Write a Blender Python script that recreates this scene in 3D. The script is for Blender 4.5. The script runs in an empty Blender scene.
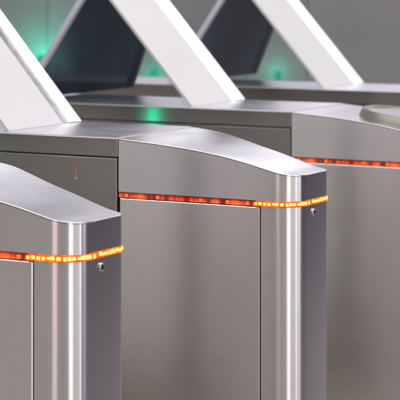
import bpy, bmesh, math, random
from mathutils import Vector, Matrix
random.seed(7)
C = bpy.context.scene.collection

# ------------------------------------------------------------------ layout
TH = 0.4923                       # yaw of the gate row
U = Vector((math.cos(TH), -math.sin(TH), 0))     # along a cabinet, towards its head
V = Vector((math.sin(TH), math.cos(TH), 0))      # across the row, away from the viewer
STRIP = 1.0                       # height of the light strip
EYE = STRIP + 0.717
ORG = Vector((0.2037, 5.8652, 0)) + U * 0.10
PITCH = 1.2563

# ------------------------------------------------------------------ materials
def nodes(name):
    m = bpy.data.materials.new(name); m.use_nodes = True
    nt = m.node_tree
    return m, nt, nt.nodes['Principled BSDF']

def steel(name, col, rough, aniso, tangent, grain=(2, 2, 260), var=0.12, bump=0.02, smudge=0.08, gc=.16):
    m, nt, b = nodes(name)
    b.inputs['Metallic'].default_value = 1
    b.inputs['Anisotropic'].default_value = aniso
    t = nt.nodes.new('ShaderNodeCombineXYZ')
    for i in range(3): t.inputs[i].default_value = tangent[i]
    nt.links.new(t.outputs[0], b.inputs['Tangent'])
    tc = nt.nodes.new('ShaderNodeTexCoord')
    mp = nt.nodes.new('ShaderNodeMapping'); mp.inputs['Scale'].default_value = grain
    nt.links.new(tc.outputs['Object'], mp.inputs['Vector'])
    n = nt.nodes.new('ShaderNodeTexNoise'); n.inputs['Scale'].default_value = 1.0
    n.inputs['Detail'].default_value = 3; n.inputs['Roughness'].default_value = .65
    nt.links.new(mp.outputs[0], n.inputs['Vector'])
    n2 = nt.nodes.new('ShaderNodeTexNoise'); n2.inputs['Scale'].default_value = 7
    n2.inputs['Detail'].default_value = 5
    nt.links.new(tc.outputs['Object'], n2.inputs['Vector'])
    # roughness: fine brushing plus broad smudges
    r1 = nt.nodes.new('ShaderNodeMapRange')
    r1.inputs['To Min'].default_value = rough - var*.5; r1.inputs['To Max'].default_value = rough + var*.5
    nt.links.new(n.outputs[0], r1.inputs['Value'])
    r2 = nt.nodes.new('ShaderNodeMapRange')
    r2.inputs['From Min'].default_value = .3; r2.inputs['From Max'].default_value = .7
    r2.inputs['To Min'].default_value = -smudge*.5; r2.inputs['To Max'].default_value = smudge*.5
    nt.links.new(n2.outputs[0], r2.inputs['Value'])
    ad = nt.nodes.new('ShaderNodeMath'); ad.operation = 'ADD'
    nt.links.new(r1.outputs[0], ad.inputs[0]); nt.links.new(r2.outputs[0], ad.inputs[1])
    nt.links.new(ad.outputs[0], b.inputs['Roughness'])
    # colour: faint light and dark brush lines
    g = nt.nodes.new('ShaderNodeMapping'); g.inputs['Scale'].default_value = [14 if k < 100 else 520 for k in grain]
    nt.links.new(tc.outputs['Object'], g.inputs['Vector'])
    n3 = nt.nodes.new('ShaderNodeTexNoise'); n3.inputs['Scale'].default_value = 1.0; n3.inputs['Detail'].default_value = 2
    nt.links.new(g.outputs[0], n3.inputs['Vector'])
    mx = nt.nodes.new('ShaderNodeMix'); mx.data_type = 'RGBA'
    mx.inputs['A'].default_value = (*[c*(1-gc) for c in col], 1)
    mx.inputs['B'].default_value = (*[min(1, c*(1+gc*.8)) for c in col], 1)
    nt.links.new(n3.outputs[0], mx.inputs['Factor'])
    nt.links.new(mx.outputs['Result'], b.inputs['Base Color'])
    if bump <= 0: return m
    bp = nt.nodes.new('ShaderNodeBump'); bp.inputs['Strength'].default_value = bump
    bp.inputs['Distance'].default_value = .002
    nt.links.new(n.outputs[0], bp.inputs['Height']); nt.links.new(bp.outputs[0], b.inputs['Normal'])
    return m

def plain(name, col, rough=.5, metal=0, emit=None, es=0, coat=0, noise=0, nscale=6):
    m, nt, b = nodes(name)
    b.inputs['Base Color'].default_value = (*col, 1)
    b.inputs['Roughness'].default_value = rough
    b.inputs['Metallic'].default_value = metal
    b.inputs['Coat Weight'].default_value = coat
    if emit:
        b.inputs['Emission Color'].default_value = (*emit, 1)
        b.inputs['Emission Strength'].default_value = es
    if noise:
        tc = nt.nodes.new('ShaderNodeTexCoord')
        n = nt.nodes.new('ShaderNodeTexNoise'); n.inputs['Scale'].default_value = nscale; n.inputs['Detail'].default_value = 5
        nt.links.new(tc.outputs['Object'], n.inputs['Vector'])
        mx = nt.nodes.new('ShaderNodeMix'); mx.data_type = 'RGBA'
        mx.inputs['A'].default_value = (*[c*(1-noise) for c in col], 1)
        mx.inputs['B'].default_value = (*[min(1, c*(1+noise)) for c in col], 1)
        nt.links.new(n.outputs[0], mx.inputs['Factor'])
        nt.links.new(mx.outputs['Result'], b.inputs['Base Color'])
        r = nt.nodes.new('ShaderNodeMapRange')
        r.inputs['To Min'].default_value = rough*.8; r.inputs['To Max'].default_value = min(1, rough*1.25)
        nt.links.new(n.outputs[0], r.inputs['Value']); nt.links.new(r.outputs[0], b.inputs['Roughness'])
    return m

Z3 = (0, 0, 1)
M_side = steel('brushed_steel', (.84, .80, .79), .29, .75, Z3, grain=(1.2, 1.2, 210), var=.04, bump=0, smudge=.025, gc=.12)
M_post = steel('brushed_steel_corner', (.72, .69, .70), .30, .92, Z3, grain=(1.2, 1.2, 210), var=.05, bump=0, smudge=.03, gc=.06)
M_end = steel('brushed_steel_end_darkened', (.46, .455, .53), .17, .6, Z3, grain=(1.2, 1.2, 210), var=.04, bump=0, smudge=.05, gc=.07)  # same steel; its darker, bluer reflection is put into the base colour
M_far = plain('far_flank_reflector', (.84, .82, .805), .5, noise=.05)  # unseen flank made pale to brighten the steel that mirrors it
M_cap = steel('brushed_steel_cover', (.63, .61, .66), .17, .4, tuple(V), grain=(1.5, 260, 1.5), var=.05, bump=.004, smudge=.11)
M_mid = steel('dark_steel', (.36, .34, .325), .18, .7, Z3, grain=(1.2, 1.2, 140), var=.015, bump=0, smudge=.02, gc=.1)
M_plate = steel('polished_plate', (.66, .65, .73), .28, .3, tuple(V), grain=(2, 160, 2), var=.06, bump=.006, smudge=.05)
M_trim = steel('polished_trim', (.93, .93, .94), .18, .2, Z3, grain=(7, 7, 7), var=.04, bump=.5, smudge=.03)
M_core = plain('shadow_gap', (.03, .028, .027), .6)
M_white = plain('white_panel', (.47, .46, .47), .17, noise=.05, nscale=3)
M_leaf = plain('dark_glass_panel', (.025, .048, .088), .42, coat=.06, noise=.35, nscale=5)
M_edge = plain('grey_edge', (.52, .50, .56), .4, metal=.2, noise=.05)
nt = M_leaf.node_tree                # smoked glass: a little of what stands behind shows through
M_leaf.node_tree.nodes['Principled BSDF'].inputs['Alpha'].default_value = .80
M_rim = plain('dark_rim', (.13, .135, .15), .4, metal=.3)
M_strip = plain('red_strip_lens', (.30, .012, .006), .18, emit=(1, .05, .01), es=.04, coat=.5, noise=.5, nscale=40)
M_glow = plain('orange_lit_lens', (.5, .03, .005), .25, emit=(1, .13, .004), es=1.0, coat=.4)
M_led = plain('led_lit', (1, .7, .2), .3, emit=(1, .42, .012), es=1.35)
M_core_led = plain('led_core', (1, .8, .4), .3, emit=(1, .66, .07), es=2.0)
M_ledside = plain('led_side', (.35, .05, .02), .3, emit=(1, .19, .03), es=.95)
M_foot_strip = plain('reflected_foot_olive', (.19, .175, .125), .5, metal=0, noise=.1)  # olive of the added strip mirrored low in the next gate
nt = M_glow.node_tree; b = nt.nodes['Principled BSDF']
tc = nt.nodes.new('ShaderNodeTexCoord'); nz = nt.nodes.new('ShaderNodeTexNoise'); nz.inputs['Scale'].default_value = 55; nz.inputs['Detail'].default_value = 3
nt.links.new(tc.outputs['Object'], nz.inputs['Vector'])
mn = nt.nodes.new('ShaderNodeMapRange'); mn.inputs['From Min'].default_value = .36; mn.inputs['From Max'].default_value = .66
mn.inputs['To Min'].default_value = .35; mn.inputs['To Max'].default_value = 1.6; nt.links.new(nz.outputs[0], mn.inputs['Value'])
nt.links.new(mn.outputs[0], b.inputs['Emission Strength'])
nt = M_strip.node_tree; b = nt.nodes['Principled BSDF']      # uneven diode glow, with the recess shade dimmed into the emission near its top
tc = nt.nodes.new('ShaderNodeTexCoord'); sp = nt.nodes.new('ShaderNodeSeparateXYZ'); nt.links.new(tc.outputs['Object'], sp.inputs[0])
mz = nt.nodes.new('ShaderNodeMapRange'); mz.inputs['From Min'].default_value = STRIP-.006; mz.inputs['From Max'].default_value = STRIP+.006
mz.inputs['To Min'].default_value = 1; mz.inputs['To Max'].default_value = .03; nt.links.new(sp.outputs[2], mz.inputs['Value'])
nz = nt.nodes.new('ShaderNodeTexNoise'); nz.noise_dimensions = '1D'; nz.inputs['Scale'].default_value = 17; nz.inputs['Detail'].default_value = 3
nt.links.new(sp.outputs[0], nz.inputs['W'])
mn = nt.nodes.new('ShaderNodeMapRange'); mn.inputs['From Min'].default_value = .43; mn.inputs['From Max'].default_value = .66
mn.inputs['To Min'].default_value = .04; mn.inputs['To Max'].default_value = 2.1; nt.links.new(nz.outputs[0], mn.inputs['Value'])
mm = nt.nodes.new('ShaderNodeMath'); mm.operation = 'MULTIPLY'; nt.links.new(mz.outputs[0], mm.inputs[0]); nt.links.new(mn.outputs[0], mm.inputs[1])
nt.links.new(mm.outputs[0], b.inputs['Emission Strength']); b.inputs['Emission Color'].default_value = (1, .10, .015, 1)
M_chrome = plain('chrome', (.75, .74, .76), .12, metal=1)
M_black = plain('black_plastic', (.012, .012, .013), .4)
M_green = plain('green_lamp', (.02, .4, .25), .3, emit=(.0, .8, .42), es=11.0)
M_reader = plain('reader_skirt', (.20, .195, .165), .38, metal=.75, noise=.08, nscale=20)
M_readtop = plain('reader_face', (.30, .29, .31), .35, metal=.8, noise=.04)

# ------------------------------------------------------------------ helpers
def obj(name, bm, mat, parent=None, bevel=0, smooth=False, seg=2):
    me = bpy.data.meshes.new(name)
    bmesh.ops.recalc_face_normals(bm, faces=bm.faces)
    bm.to_mesh(me); bm.free()
    for m in (mat if isinstance(mat, (list, tuple)) else [mat]): me.materials.append(m)
    o = bpy.data.objects.new(name, me); C.objects.link(o)
    if parent: o.parent = parent
    if smooth:
        for p in me.polygons: p.use_smooth = True
        me.set_sharp_from_angle(angle=math.radians(32))
    if bevel:
        b = o.modifiers.new('bevel', 'BEVEL'); b.width = bevel; b.segments = seg
        b.limit_method = 'ANGLE'; b.angle_limit = math.radians(40); b.harden_normals = False
    return o

def box(bm, x0, x1, y0, y1, z0, z1):
    vs = [bm.verts.new((x, y, z)) for z in (z0, z1) for x, y in ((x0, y0), (x1, y0), (x1, y1), (x0, y1))]
    for f in ((0, 3, 2, 1), (4, 5, 6, 7), (0, 1, 5, 4), (1, 2, 6, 5), (2, 3, 7, 6), (3, 0, 4, 7)):
        bm.faces.new([vs[i] for i in f])

def prism(bm, poly, z0, z1):
    a = [bm.verts.new((x, y, z0)) for x, y in poly]; b = [bm.verts.new((x, y, z1)) for x, y in poly]
    n = len(poly)
    bm.faces.new(a[::-1]); bm.faces.new(b)
    for i in range(n): bm.faces.new((a[i], a[(i+1) % n], b[(i+1) % n], b[i]))

def cyl(bm, p, axis, r, h, n=24):
    axis = Vector(axis).normalized()
    M = Matrix.Translation(Vector(p) + axis*h/2) @ axis.to_track_quat('Z', 'Y').to_matrix().to_4x4()
    bmesh.ops.create_cone(bm, cap_ends=True, segments=n, radius1=r, radius2=r, depth=h, matrix=M)

def interp(tab, s):                       # smooth curve through a table
    n = len(tab)
    sl = []
    for i in range(n):
        a = tab[max(0, i-1)]; b = tab[min(n-1, i+1)]
        sl.append((b[1]-a[1])/(b[0]-a[0]))
    if s <= tab[0][0]: return tab[0][1]
    for i in range(n-1):
        x0, y0 = tab[i]; x1, y1 = tab[i+1]
        if s <= x1:
            h = x1-x0; t = (s-x0)/h
            return ((2*t**3-3*t*t+1)*y0 + (t**3-2*t*t+t)*h*sl[i] + (-2*t**3+3*t*t)*y1 + (t**3-t*t)*h*sl[i+1])
    return tab[-1][1]

# ------------------------------------------------------------------ head outline (s from the end, w from the front side)
R1, R2, L = .078, .026, .628
ZT = [(0, .087), (.05, .0945), (.10, .1065), (.17, .1235), (.26, .1415), (.36, .1555), (.48, .1675), (L, .1785)]
WB = [(0, .250), (.10, .268), (.19, .292), (.28, .325), (.39, .395), (.50, .468), (.60, .503), (L, .508)]
def wf(s): return 0 if s >= R1 else R1 - math.sqrt(max(0, R1*R1-(R1-s)**2))
def wb(s): return interp(WB, s) - (0 if s >= R2 else R2 - math.sqrt(max(0, R2*R2-(R2-s)**2)))
def zt(s): return interp(ZT, s)
SS = [R1*(1-math.cos(math.radians(a))) for a in range(0, 91, 6)]
SS = sorted(set([round(x, 5) for x in SS] + [R2*(1-math.cos(math.radians(a))) for a in range(0, 91, 15)] + [R1 + (L-R1)*i/30 for i in range(1, 31)]))
def outline(off=0, s0=0, s1=L):
    """closed plan outline of the head as (x,y), x=-s; off moves it outwards"""
    ss = [s for s in SS if s0 <= s <= s1]
    if abs(ss[-1]-s1) > 1e-6: ss.append(s1)
    F = [(-s, wf(s)) for s in ss[::-1]]; B = [(-s, wb(s)) for s in ss]
    P = F + B
    if not off: return P
    Q = []
    for i, p in enumerate(P):
        a = Vector(P[max(0, i-1)]); b = Vector(P[min(len(P)-1, i+1)])
        t = (b-a).normalized(); nrm = Vector((t.y, -t.x))
        Q.append((p[0]+nrm.x*off, p[1]+nrm.y*off))
    return Q

SL, SH = -.0095, .0085               # light strip below/above the reference height
POST = .118
def thing(name, label, cat, loc=(0, 0, 0), rotz=0, group=None):
    o = bpy.data.objects.new(name, None); C.objects.link(o); o.empty_display_size = .2
    o.location = loc; o.rotation_euler = (0, 0, rotz); o['label'] = label; o['category'] = cat
    if group: o['group'] = group
    return o

def build_cabinet(label, group):
    t = thing('ticket_gate', label, 'ticket gate', (0, 0, 0), 0, group)
    S = STRIP
    # lower body of the head: closed core, then the rounded corner cover in front of it
    bm = bmesh.new(); prism(bm, outline(-.008), .06, S+zt(0)-.03); obj('core', bm, M_core, t)
    bm = bmesh.new(); prism(bm, outline(-.02), 0, .06); obj('plinth', bm, M_core, t)
    # corner cover: wraps front corner, end and back (closed ring with thickness)
    o1 = outline(0); o2 = outline(-.006)
    keep = [i for i, p in enumerate(o1) if not (p[1] <= 1e-6 and p[0] < -POST)]
    a = [o1[i] for i in keep]; b = [o2[i] for i in keep]
    a = [(-POST, 0)] + a; b = [(-POST, .006)] + b
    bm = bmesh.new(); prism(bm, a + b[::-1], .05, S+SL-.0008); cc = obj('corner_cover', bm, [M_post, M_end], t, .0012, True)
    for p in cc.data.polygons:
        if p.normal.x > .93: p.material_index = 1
    # long side panel of the head
    bm = bmesh.new(); box(bm, -L+.004, -POST-.0045, -.0004, .006, .05, S+SL-.003); obj('side_panel', bm, M_side, t, .0028, False, 3)
    # light strip band
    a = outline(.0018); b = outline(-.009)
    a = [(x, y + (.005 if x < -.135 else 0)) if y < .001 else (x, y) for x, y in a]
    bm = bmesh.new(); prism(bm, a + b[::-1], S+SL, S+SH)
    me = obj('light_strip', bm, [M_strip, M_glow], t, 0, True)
    for p in me.data.polygons:
        c = p.center
        if c.x > -.125 and c.y < .5*wb(.1)+.14 and not (c.y > .28): p.material_index = 1
    # leds round the corner and the end
    path = [Vector(p) for p in outline(.0022) if True]
    cum = [0]
    for i in range(1, len(path)): cum.append(cum[-1]+(path[i]-path[i-1]).length)
    def at(d):
        for i in range(1, len(path)):
            if d <= cum[i]:
                k = (d-cum[i-1])/(cum[i]-cum[i-1]); p = path[i-1].lerp(path[i], k); return p, (path[i]-path[i-1]).normalized()
        return path[-1], (path[-1]-path[-2]).normalized()
    d0 = L - .135; rr = random.Random(3); i = 0; d = d0
    while d < d0 + .395:
        p, tg = at(d); n2 = Vector((tg.y, -tg.x))
        hw = rr.choice((.0042, .0050, .0056)); hz = rr.uniform(.0030, .0052); dz = rr.uniform(-.0014, .0014)
        if rr.random() > .10:
            bm = bmesh.new()
            q = [p - tg*hw - n2*.001, p + tg*hw - n2*.001, p + tg*hw + n2*.0012, p - tg*hw + n2*.0012]
            prism(bm, [(v.x, v.y) for v in q], S-.0005+dz-hz, S-.0005+dz+hz)
            hw2, hz2 = hw*.62, hz*.62
            q = [p - tg*hw2, p + tg*hw2, p + tg*hw2 + n2*.0016, p - tg*hw2 + n2*.0016]
            prism(bm, [(v.x, v.y) for v in q], S-.0005+dz-hz2, S-.0005+dz+hz2)
            ld = obj('led', bm, [M_led, M_core_led], me)
            for f in ld.data.polygons:
                if f.index >= 6: f.material_index = 1
        d += rr.choice((.0108, .0116, .0118, .0155)); i += 1
    for sx in (.165, .235, .33, .485, .60):             # dim ones seen edge on inside the long side
        bm = bmesh.new(); box(bm, -sx-.005, -sx+.005, -.0005, .004, S-.0080, S+.0025); obj('led', bm, M_ledside, me)
    # hood: walls from strip to the swept cover
    bm = bmesh.new()
    ss = SS
    F0 = [bm.verts.new((-s, wf(s), S+SH)) for s in ss]; F1 = [bm.verts.new((-s, wf(s), S+zt(s)-.0045)) for s in ss]
    B0 = [bm.verts.new((-s, wb(s), S+SH)) for s in ss]; B1 = [bm.verts.new((-s, wb(s), S+zt(s)-.0045)) for s in ss]
    for k in range(len(ss)-1):
        bm.faces.new((F0[k], F1[k], F1[k+1], F0[k+1])); bm.faces.new((B0[k], B0[k+1], B1[k+1], B1[k]))
        bm.faces.new((F1[k], B1[k], B1[k+1], F1[k+1])); bm.faces.new((F0[k], F0[k+1], B0[k+1], B0[k]))
    bm.faces.new((F0[0], B0[0], B1[0], F1[0])); bm.faces.new((F0[-1], F1[-1], B1[-1], B0[-1]))
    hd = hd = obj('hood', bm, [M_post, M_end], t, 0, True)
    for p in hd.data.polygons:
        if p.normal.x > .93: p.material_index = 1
    # swept cover sheet
    bm = bmesh.new(); NW = 6; top = []; bot = []
    for s in ss:
        f = wf(s); b_ = wb(s)
        f -= .0006; b_ += .0006
        top.append([bm.verts.new((-s if s else .0006, f+(b_-f)*j/NW, S+zt(s))) for j in range(NW+1)])
        bot.append([bm.verts.new((-s if s else .0006, f+(b_-f)*j/NW, S+zt(s)-.0042)) for j in range(NW+1)])
    for k in range(len(ss)-1):
        for j in range(NW):
            bm.faces.new((top[k][j], top[k][j+1], top[k+1][j+1], top[k+1][j]))
            bm.faces.new((bot[k][j], bot[k+1][j], bot[k+1][j+1], bot[k][j+1]))
        for j in (0, NW): bm.faces.new((top[k][j], top[k+1][j], bot[k+1][j], bot[k][j]))
    for k in (0, len(ss)-1):
        for j in range(NW): bm.faces.new((top[k][j], top[k][j+1], bot[k][j+1], bot[k][j]))
    obj('top_cover', bm, M_cap, t, .0016, True)
    # lock on the end face
    bm = bmesh.new(); cyl(bm, (-.001, .128, S-.034), (1, 0, 0), .0115, .006)
    lk = obj('lock', bm, M_chrome, t, .0015, True)
    bm = bmesh.new(); cyl(bm, (.005, .128, S-.034), (1, 0, 0), .0058, .0012); obj('keyhole', bm, M_black, lk)
    # middle section behind the head
    X0, X1 = -3.3, -L-.004
    W = .508
    bm = bmesh.new(); box(bm, X0+.02, X1-.002, .010, W-.010, .06, S+.125); obj('core', bm, M_core, t)
    bm = bmesh.new(); box(bm, X0+.03, X1+.01, .02, W-.02, 0, .06); obj('plinth', bm, M_core, t)
    bm = bmesh.new(); box(bm, X0, X1, 0, W, S+.1190, S+.1793); obj('top_plate', bm, [M_mid], t, .003, False, 3)
    pl = bpy.context.scene.collection.objects[-1]
    bm = bmesh.new(); box(bm, X0+.004, X1-.004, .004, W-.004, S+.1780, S+.1812); obj('top_sheet', bm, M_plate, t, .001)
    for y0, y1, xa, xb, m in ((.0005, .010, X0+.01, X1-.003, M_mid), (W-.010, W-.0005, -.712, X1-.003, M_far), (W-.010, W-.0005, X0+.01, -.803, M_far)):
        bm = bmesh.new(); box(bm, xa, xb, y0, y1, .05, S+.1145); obj('flank_panel', bm, m, t, .003, False, 3)
    bm = bmesh.new(); box(bm, -.800, -.715, W-.010, W-.0015, .05, S+.1145); obj('reflected_dark_strip', bm, M_leaf, t, .002)  # unseen dark strip added so the facing steel mirrors a dark band
    # olive strip added at the unseen flank's foot to darken its neighbour's reflection
    bm = bmesh.new(); box(bm, X0+.01, X1-.003, W-.0005, W+.004, .06, .30); obj('reflected_foot_strip', bm, M_foot_strip, t, .002)
    # green signal window on the far flank
    bm = bmesh.new(); box(bm, -1.712, -1.684, W-.001, W+.004, S-.06, S+.11); obj('signal_window', bm, M_green, t, .002)
    # leaning white fin with polished trim on its far edge
    zb = S+.1812; H = .48; run = H/1.13
    def slab(bm, y0, y1, s0, run, H, th, base=zb, t0=0, t1=0):
        d = Vector((-run, 0, H)).normalized() if run > 0 else Vector((-run, 0, H)).normalized()
        n = Vector((d.z, 0, -d.x))
        if n.z < 0: n = -n
        ex = th / abs(d.z)
        poly = [(-s0, base), (-s0-ex, base), (-s0-ex-run, base+H), (-s0-run, base+H)]
        a = [bm.verts.new((x, y0, z)) for x, z in poly]; b = [bm.verts.new((x, y1, z)) for x, z in poly]
        for i in (2, 3): a[i].co.y += t0; b[i].co.y += t1
        bm.faces.new(a); bm.faces.new(b[::-1])
        for i in range(4): bm.faces.new((a[i], b[i], b[(i+1) % 4], a[(i+1) % 4]))
    bm = bmesh.new(); slab(bm, .060, .402, 1.09, run, H, .013); fin = obj('leaning_fin', bm, M_white, t, .002)
    # trim: shallow rolled profile running up the far edge
    bm = bmesh.new()
    d = Vector((-run, 0, H)).normalized(); n = Vector((d.z, 0, -d.x))
    prof = []
    for k in range(13):
        aa = k/12; y = .402 + .14*aa
        prof.append((y, (.004*math.sin(math.pi*aa) if 0 < k < 12 else 0) - .010*max(0, aa-.84)/.16))
    rows = []
    NR = 30
    for r in range(NR+1):
        base = Vector((-1.09, 0, zb)) + d*(H/d.z)*r/NR
        rows.append([bm.verts.new(base + n*o_ + Vector((0, y, 0))) for y, o_ in prof] +
                    [bm.verts.new(base - n*.022 + Vector((0, y, 0))) for y, o_ in prof[::-1]])
    m_ = len(rows[0])
    for r in range(NR):
        for k in range(m_):
            bm.faces.new((rows[r][k], rows[r][(k+1) % m_], rows[r+1][(k+1) % m_], rows[r+1][k]))
    bm.faces.new(rows[0][::-1]); bm.faces.new(rows[-1])
    for v in bm.verts:
        if v.co.z < zb: v.co.z = zb
    obj('fin_trim', bm, M_trim, fin, 0, True)
    # dark leaf leaning back the other way
    bm = bmesh.new(); slab(bm, .064, .93, 1.885, -H*.70, H, .004, zb+.004, 0, -.28); lf = obj('barrier_leaf', bm, M_leaf, t, .001)
    bm = bmesh.new(); slab(bm, .040, .064, 1.88, -H*.70, H, .024); obj('leaf_edge', bm, M_edge, lf, .002)
    bm = bmesh.new(); slab(bm, .93, .955, 1.88, -H*.70, H, .03, zb+.004, -.28, -.28); obj('leaf_edge', bm, M_rim, lf, .002)
    # crown piece joining both
    bm = bmesh.new(); box(bm, -1.09-run-.05, -1.09-run+.02, .06, .50, zb+H-.002, zb+H+.03); obj('crown_bar', bm, M_edge, t, .004)
    return t

def dup(root, label):
    r = root.copy(); C.objects.link(r); r['label'] = label
    for ch in list(root.children):
        c = ch.copy(); C.objects.link(c); c.parent = r
        for g in list(ch.children):
            d = g.copy(); C.objects.link(d); d.parent = c
    return r

GR = 'steel ticket gates standing in a row'
labels = [
    'nearest steel ticket gate, only its rounded head in frame at lower left',
    'middle steel ticket gate showing its whole swept head, light strip and lock',
    'steel ticket gate with raised card reader on its cover, behind the middle gate',
    'farthest steel ticket gate, only its dark rail and leaning white fin in view',
]
g0 = build_cabinet(labels[0], GR)
gates = [g0] + [dup(g0, l) for l in labels[1:]]
shift = [(-.006, 0), (0, 0), (-.012, .05), (-.035, .09)]
for i, g in enumerate(gates):
    k = i-1
    g.location = ORG + V*(PITCH*k + shift[i][1]) + U*(.0056*k + shift[i][0])
    g.rotation_euler = (0, 0, -TH)

# card reader dish on the third gate
def reader(parent):
    bm = bmesh.new(); N = 48
    cx, cy = -.225, .262
    def rim(x): return STRIP + .195 - .12*(.43+x)
    def ring(rx, ry, kind, dz=0):
        vs = []
        for k in range(N):
            a = 2*math.pi*k/N
            x = cx + rx*math.cos(a); y = cy + ry*math.sin(a)
            z = STRIP + zt(min(max(-x, 0), L)) - .003 if kind == 'base' else rim(x) + dz
            vs.append(bm.verts.new((x, y, z)))
        return vs
    rs = [ring(.222, .205, 'base'), ring(.212, .196, 'rim', -.012), ring(.205, .189, 'rim', -.002), ring(.200, .184, 'rim'), ring(.194, .178, 'rim', -.002), ring(.186, .170, 'rim', -.010)]
    for a, b in zip(rs, rs[1:]):
        for k in range(N): bm.faces.new((a[k], a[(k+1) % N], b[(k+1) % N], b[k]))
    bm.faces.new(rs[-1])
    o = obj('card_reader', bm, M_reader, parent, 0, True)
    bm = bmesh.new()
    c = bm.verts.new((cx, cy, rim(cx)-.0085)); q = ring(.184, .168, 'rim', -.0092)
    for k in range(N): bm.faces.new((q[k], q[(k+1) % N], c))
    obj('reader_face', bm, M_readtop, o, 0, True)
reader(gates[2])
bm = bmesh.new(); box(bm, -.792, -.785, -.002, .001, STRIP+.047, STRIP+.072); refl = obj('reflection_mark', bm, plain('reflection_amber', (.32, .16, .11), .3, emit=(1, .2, .05), es=.05), gates[1], .001)  # faintly glowing orange mark standing in for a reflection on the panel
bm = bmesh.new(); box(bm, -.793, -.784, -.0022, .001, STRIP+.039, STRIP+.0465); obj('reflection_dot', bm, M_chrome, refl, .001)  # pale dot at the lower end of the same modelled reflection

# ------------------------------------------------------------------ setting
bm = bmesh.new(); box(bm, -60, 60, -40, 120, -.2, 0); fl = obj('floor', bm, plain('floor_stone', (.23, .205, .185), .35, noise=.12, nscale=2.5)); fl['kind'] = 'structure'
WY = 15
bw = thing('partition_wall', 'plain grey panelled partition wall out of focus behind the gates', 'wall', (0, WY, 0))
bm = bmesh.new(); box(bm, -7, 7, .03,   .2, 0, 1.79); obj('backing', bm, M_edge, bw)
shades = [plain('wall_panel_grey', c, .4, noise=.32, nscale=1.3) for c in ((.25, .25, .265), (.30, .29, .305), (.27, .275, .285))]
x = -6.9; k = 0
while x < 6.7:
    wd = (.62, .95, .48, .80)[k % 4]
    bm = bmesh.new(); box(bm, x, x+wd-.005, 0, .028, .05, 1.8); obj('wall_panel', bm, shades[(k*2) % 3], bw, .004)
    x += wd; k += 1

def px(x, y, depth):
    return Vector(((x-200)/1903*depth, depth, EYE - (y+28.9)/1903*depth))
M_sig = plain('green_lamp_far', (.02, .3, .2), .4, emit=(.0, .36, .24), es=.55)
def signal(x, y, depth, w, h, power, label, m=None, col=(0, .85, .55)):
    p = px(x, y, depth)
    t = thing('signal_lamp', label, 'signal lamp', (p.x, p.y, 0), 0, None if m else 'green signal lamps behind the gates')
    bm = bmesh.new(); box(bm, -w*.3, w*.3, 0, .05, p.z-h*.9 if m else 0, p.z-h*.5); obj('bracket' if m else 'post', bm, plain('post_grey', (.2, .21, .215), .5), t, .01)
    bm = bmesh.new(); box(bm, -w/2, w/2, -.03, .02, p.z-h/2, p.z+h/2); obj('lamp', bm, m or M_sig, t, .03, False, 4)
    d = bpy.data.lights.new('green_lamp', 'POINT'); d.energy = power; d.color = col; d.shadow_soft_size = .04
    o = bpy.data.objects.new('green_lamp', d); C.objects.link(o); o.location = (p.x, p.y+.09, p.z)
signal(43, 63, WY-.32, .09, .13, 6, 'blurred green signal lamp glowing in the gap left of the dark leaf')
signal(154, 82, WY-.30, .07, .24, 1.8, 'blurred green signal lamp low beside the foot of the second white fin')
signal(278, 74, WY-.22, .06, .07, .7, 'blurred green signal lamp low beside the foot of the farthest white fin')

for g in gates[2:]:
    for ch in list(g.children):
        if ch.name.startswith('signal_window'): bpy.data.objects.remove(ch)
# ------------------------------------------------------------------ light
w = bpy.data.worlds.new('World'); bpy.context.scene.world = w; w.use_nodes = True
nt = w.node_tree; bg = nt.nodes['Background']
bg.inputs['Strength'].default_value = .46
tc = nt.nodes.new('ShaderNodeTexCoord')
dot = nt.nodes.new('ShaderNodeVectorMath'); dot.operation = 'DOT_PRODUCT'; dot.inputs[1].default_value = (.82, .56, 0)
nt.links.new(tc.outputs['Generated'], dot.inputs[0])
rmp = nt.nodes.new('ShaderNodeValToRGB'); nt.links.new(dot.outputs['Value'], rmp.inputs[0])
rmp.color_ramp.elements[0].position = .35; rmp.color_ramp.elements[0].color = (.98, .95, .96, 1)
rmp.color_ramp.elements[1].position = .9; rmp.color_ramp.elements[1].color = (.07, .07, .13, 1)
nt.links.new(rmp.outputs[0], bg.inputs['Color'])

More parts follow.
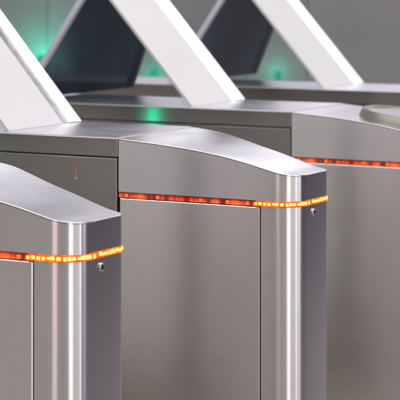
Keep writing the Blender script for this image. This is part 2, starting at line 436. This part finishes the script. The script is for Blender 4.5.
def lamp(name, loc, target, sx, sy, power, col=(1, 1, 1)):
    d = bpy.data.lights.new(name, 'AREA'); d.shape = 'RECTANGLE'; d.size = sx; d.size_y = sy; d.energy = power; d.color = col
    o = bpy.data.objects.new(name, d); C.objects.link(o); o.location = loc
    o.rotation_euler = (Vector(target)-Vector(loc)).to_track_quat('-Z', 'Y').to_euler()
    return o
mid = (0.2, 6.5, 1.0)
def rad(r, sx, sy): return r*math.pi*sx*sy          # watts for a given brightness
lamp('hall_lamp_far', (8.7, 17, 7.7), (8.7, 6, 1), 16, 6, rad(1.6, 16, 6), (1, .98, 1))
lamp('cover_fill_far', (6, 34, 8), (3, 6, 1), 44, 9, rad(.55, 44, 9), (.95, .94, 1))  # broad unseen fill added to brighten the swept covers
lamp('overhead_fill', (0, 5.5, 5.6), (0, 5.5, 0), 10, 6, rad(2.75, 10, 6), (1, .98, .965))  # overhead fill added to lift the aisles, floor and side panels
lamp('corner_fill', (.2+12*math.sin(.75), 6-12*math.cos(.75), 2.2), (.2, 6, 1.2), 11, 5, rad(.8, 11, 5), (1, .98, .99))  # weaker fill added between the panels mirrored in the corners
lamp('fin_key_fill', (5, 1, 7.5), mid, 4, 4, rad(.4, 4, 4), (1, .98, .97))  # added key light that brightens the leaning fins
for az, sx, r, c in ((-30, 2.0, 1.6, (1, .78, .72)), (20, 1.8, 3.0, (1, .98, .98)), (58, 1.0, 2.4, (1, .98, 1)), (76, 2.2, 1.9, (1, .98, 1))):
    a = math.radians(az)
    lamp('streak_panel', (.2+8*math.sin(a), 6-8*math.cos(a), 1.8), (.2, 6, 1.2), sx, 3.4, rad(r, sx, 3.4), c)  # unseen tall panels added to streak the rounded corners

# ------------------------------------------------------------------ camera
cd = bpy.data.cameras.new('camera'); cam = bpy.data.objects.new('camera', cd); C.objects.link(cam)
cam.location = (0, 0, EYE); cam.rotation_euler = (math.radians(90), 0, 0)
cd.sensor_width = 36; cd.lens = 36*1903/400; cd.shift_y = -(200+28.9)/400
cd.clip_end = 500
cd.dof.use_dof = True; cd.dof.focus_distance = 5.5; cd.dof.aperture_fstop = 6.5
sc = bpy.context.scene; sc.camera = cam
sc.view_settings.view_transform = 'Standard'; sc.view_settings.look = 'None'
sc.view_settings.exposure = 0; sc.view_settings.gamma = 1
sc.render.engine = 'CYCLES'
sc.cycles.use_denoising = True
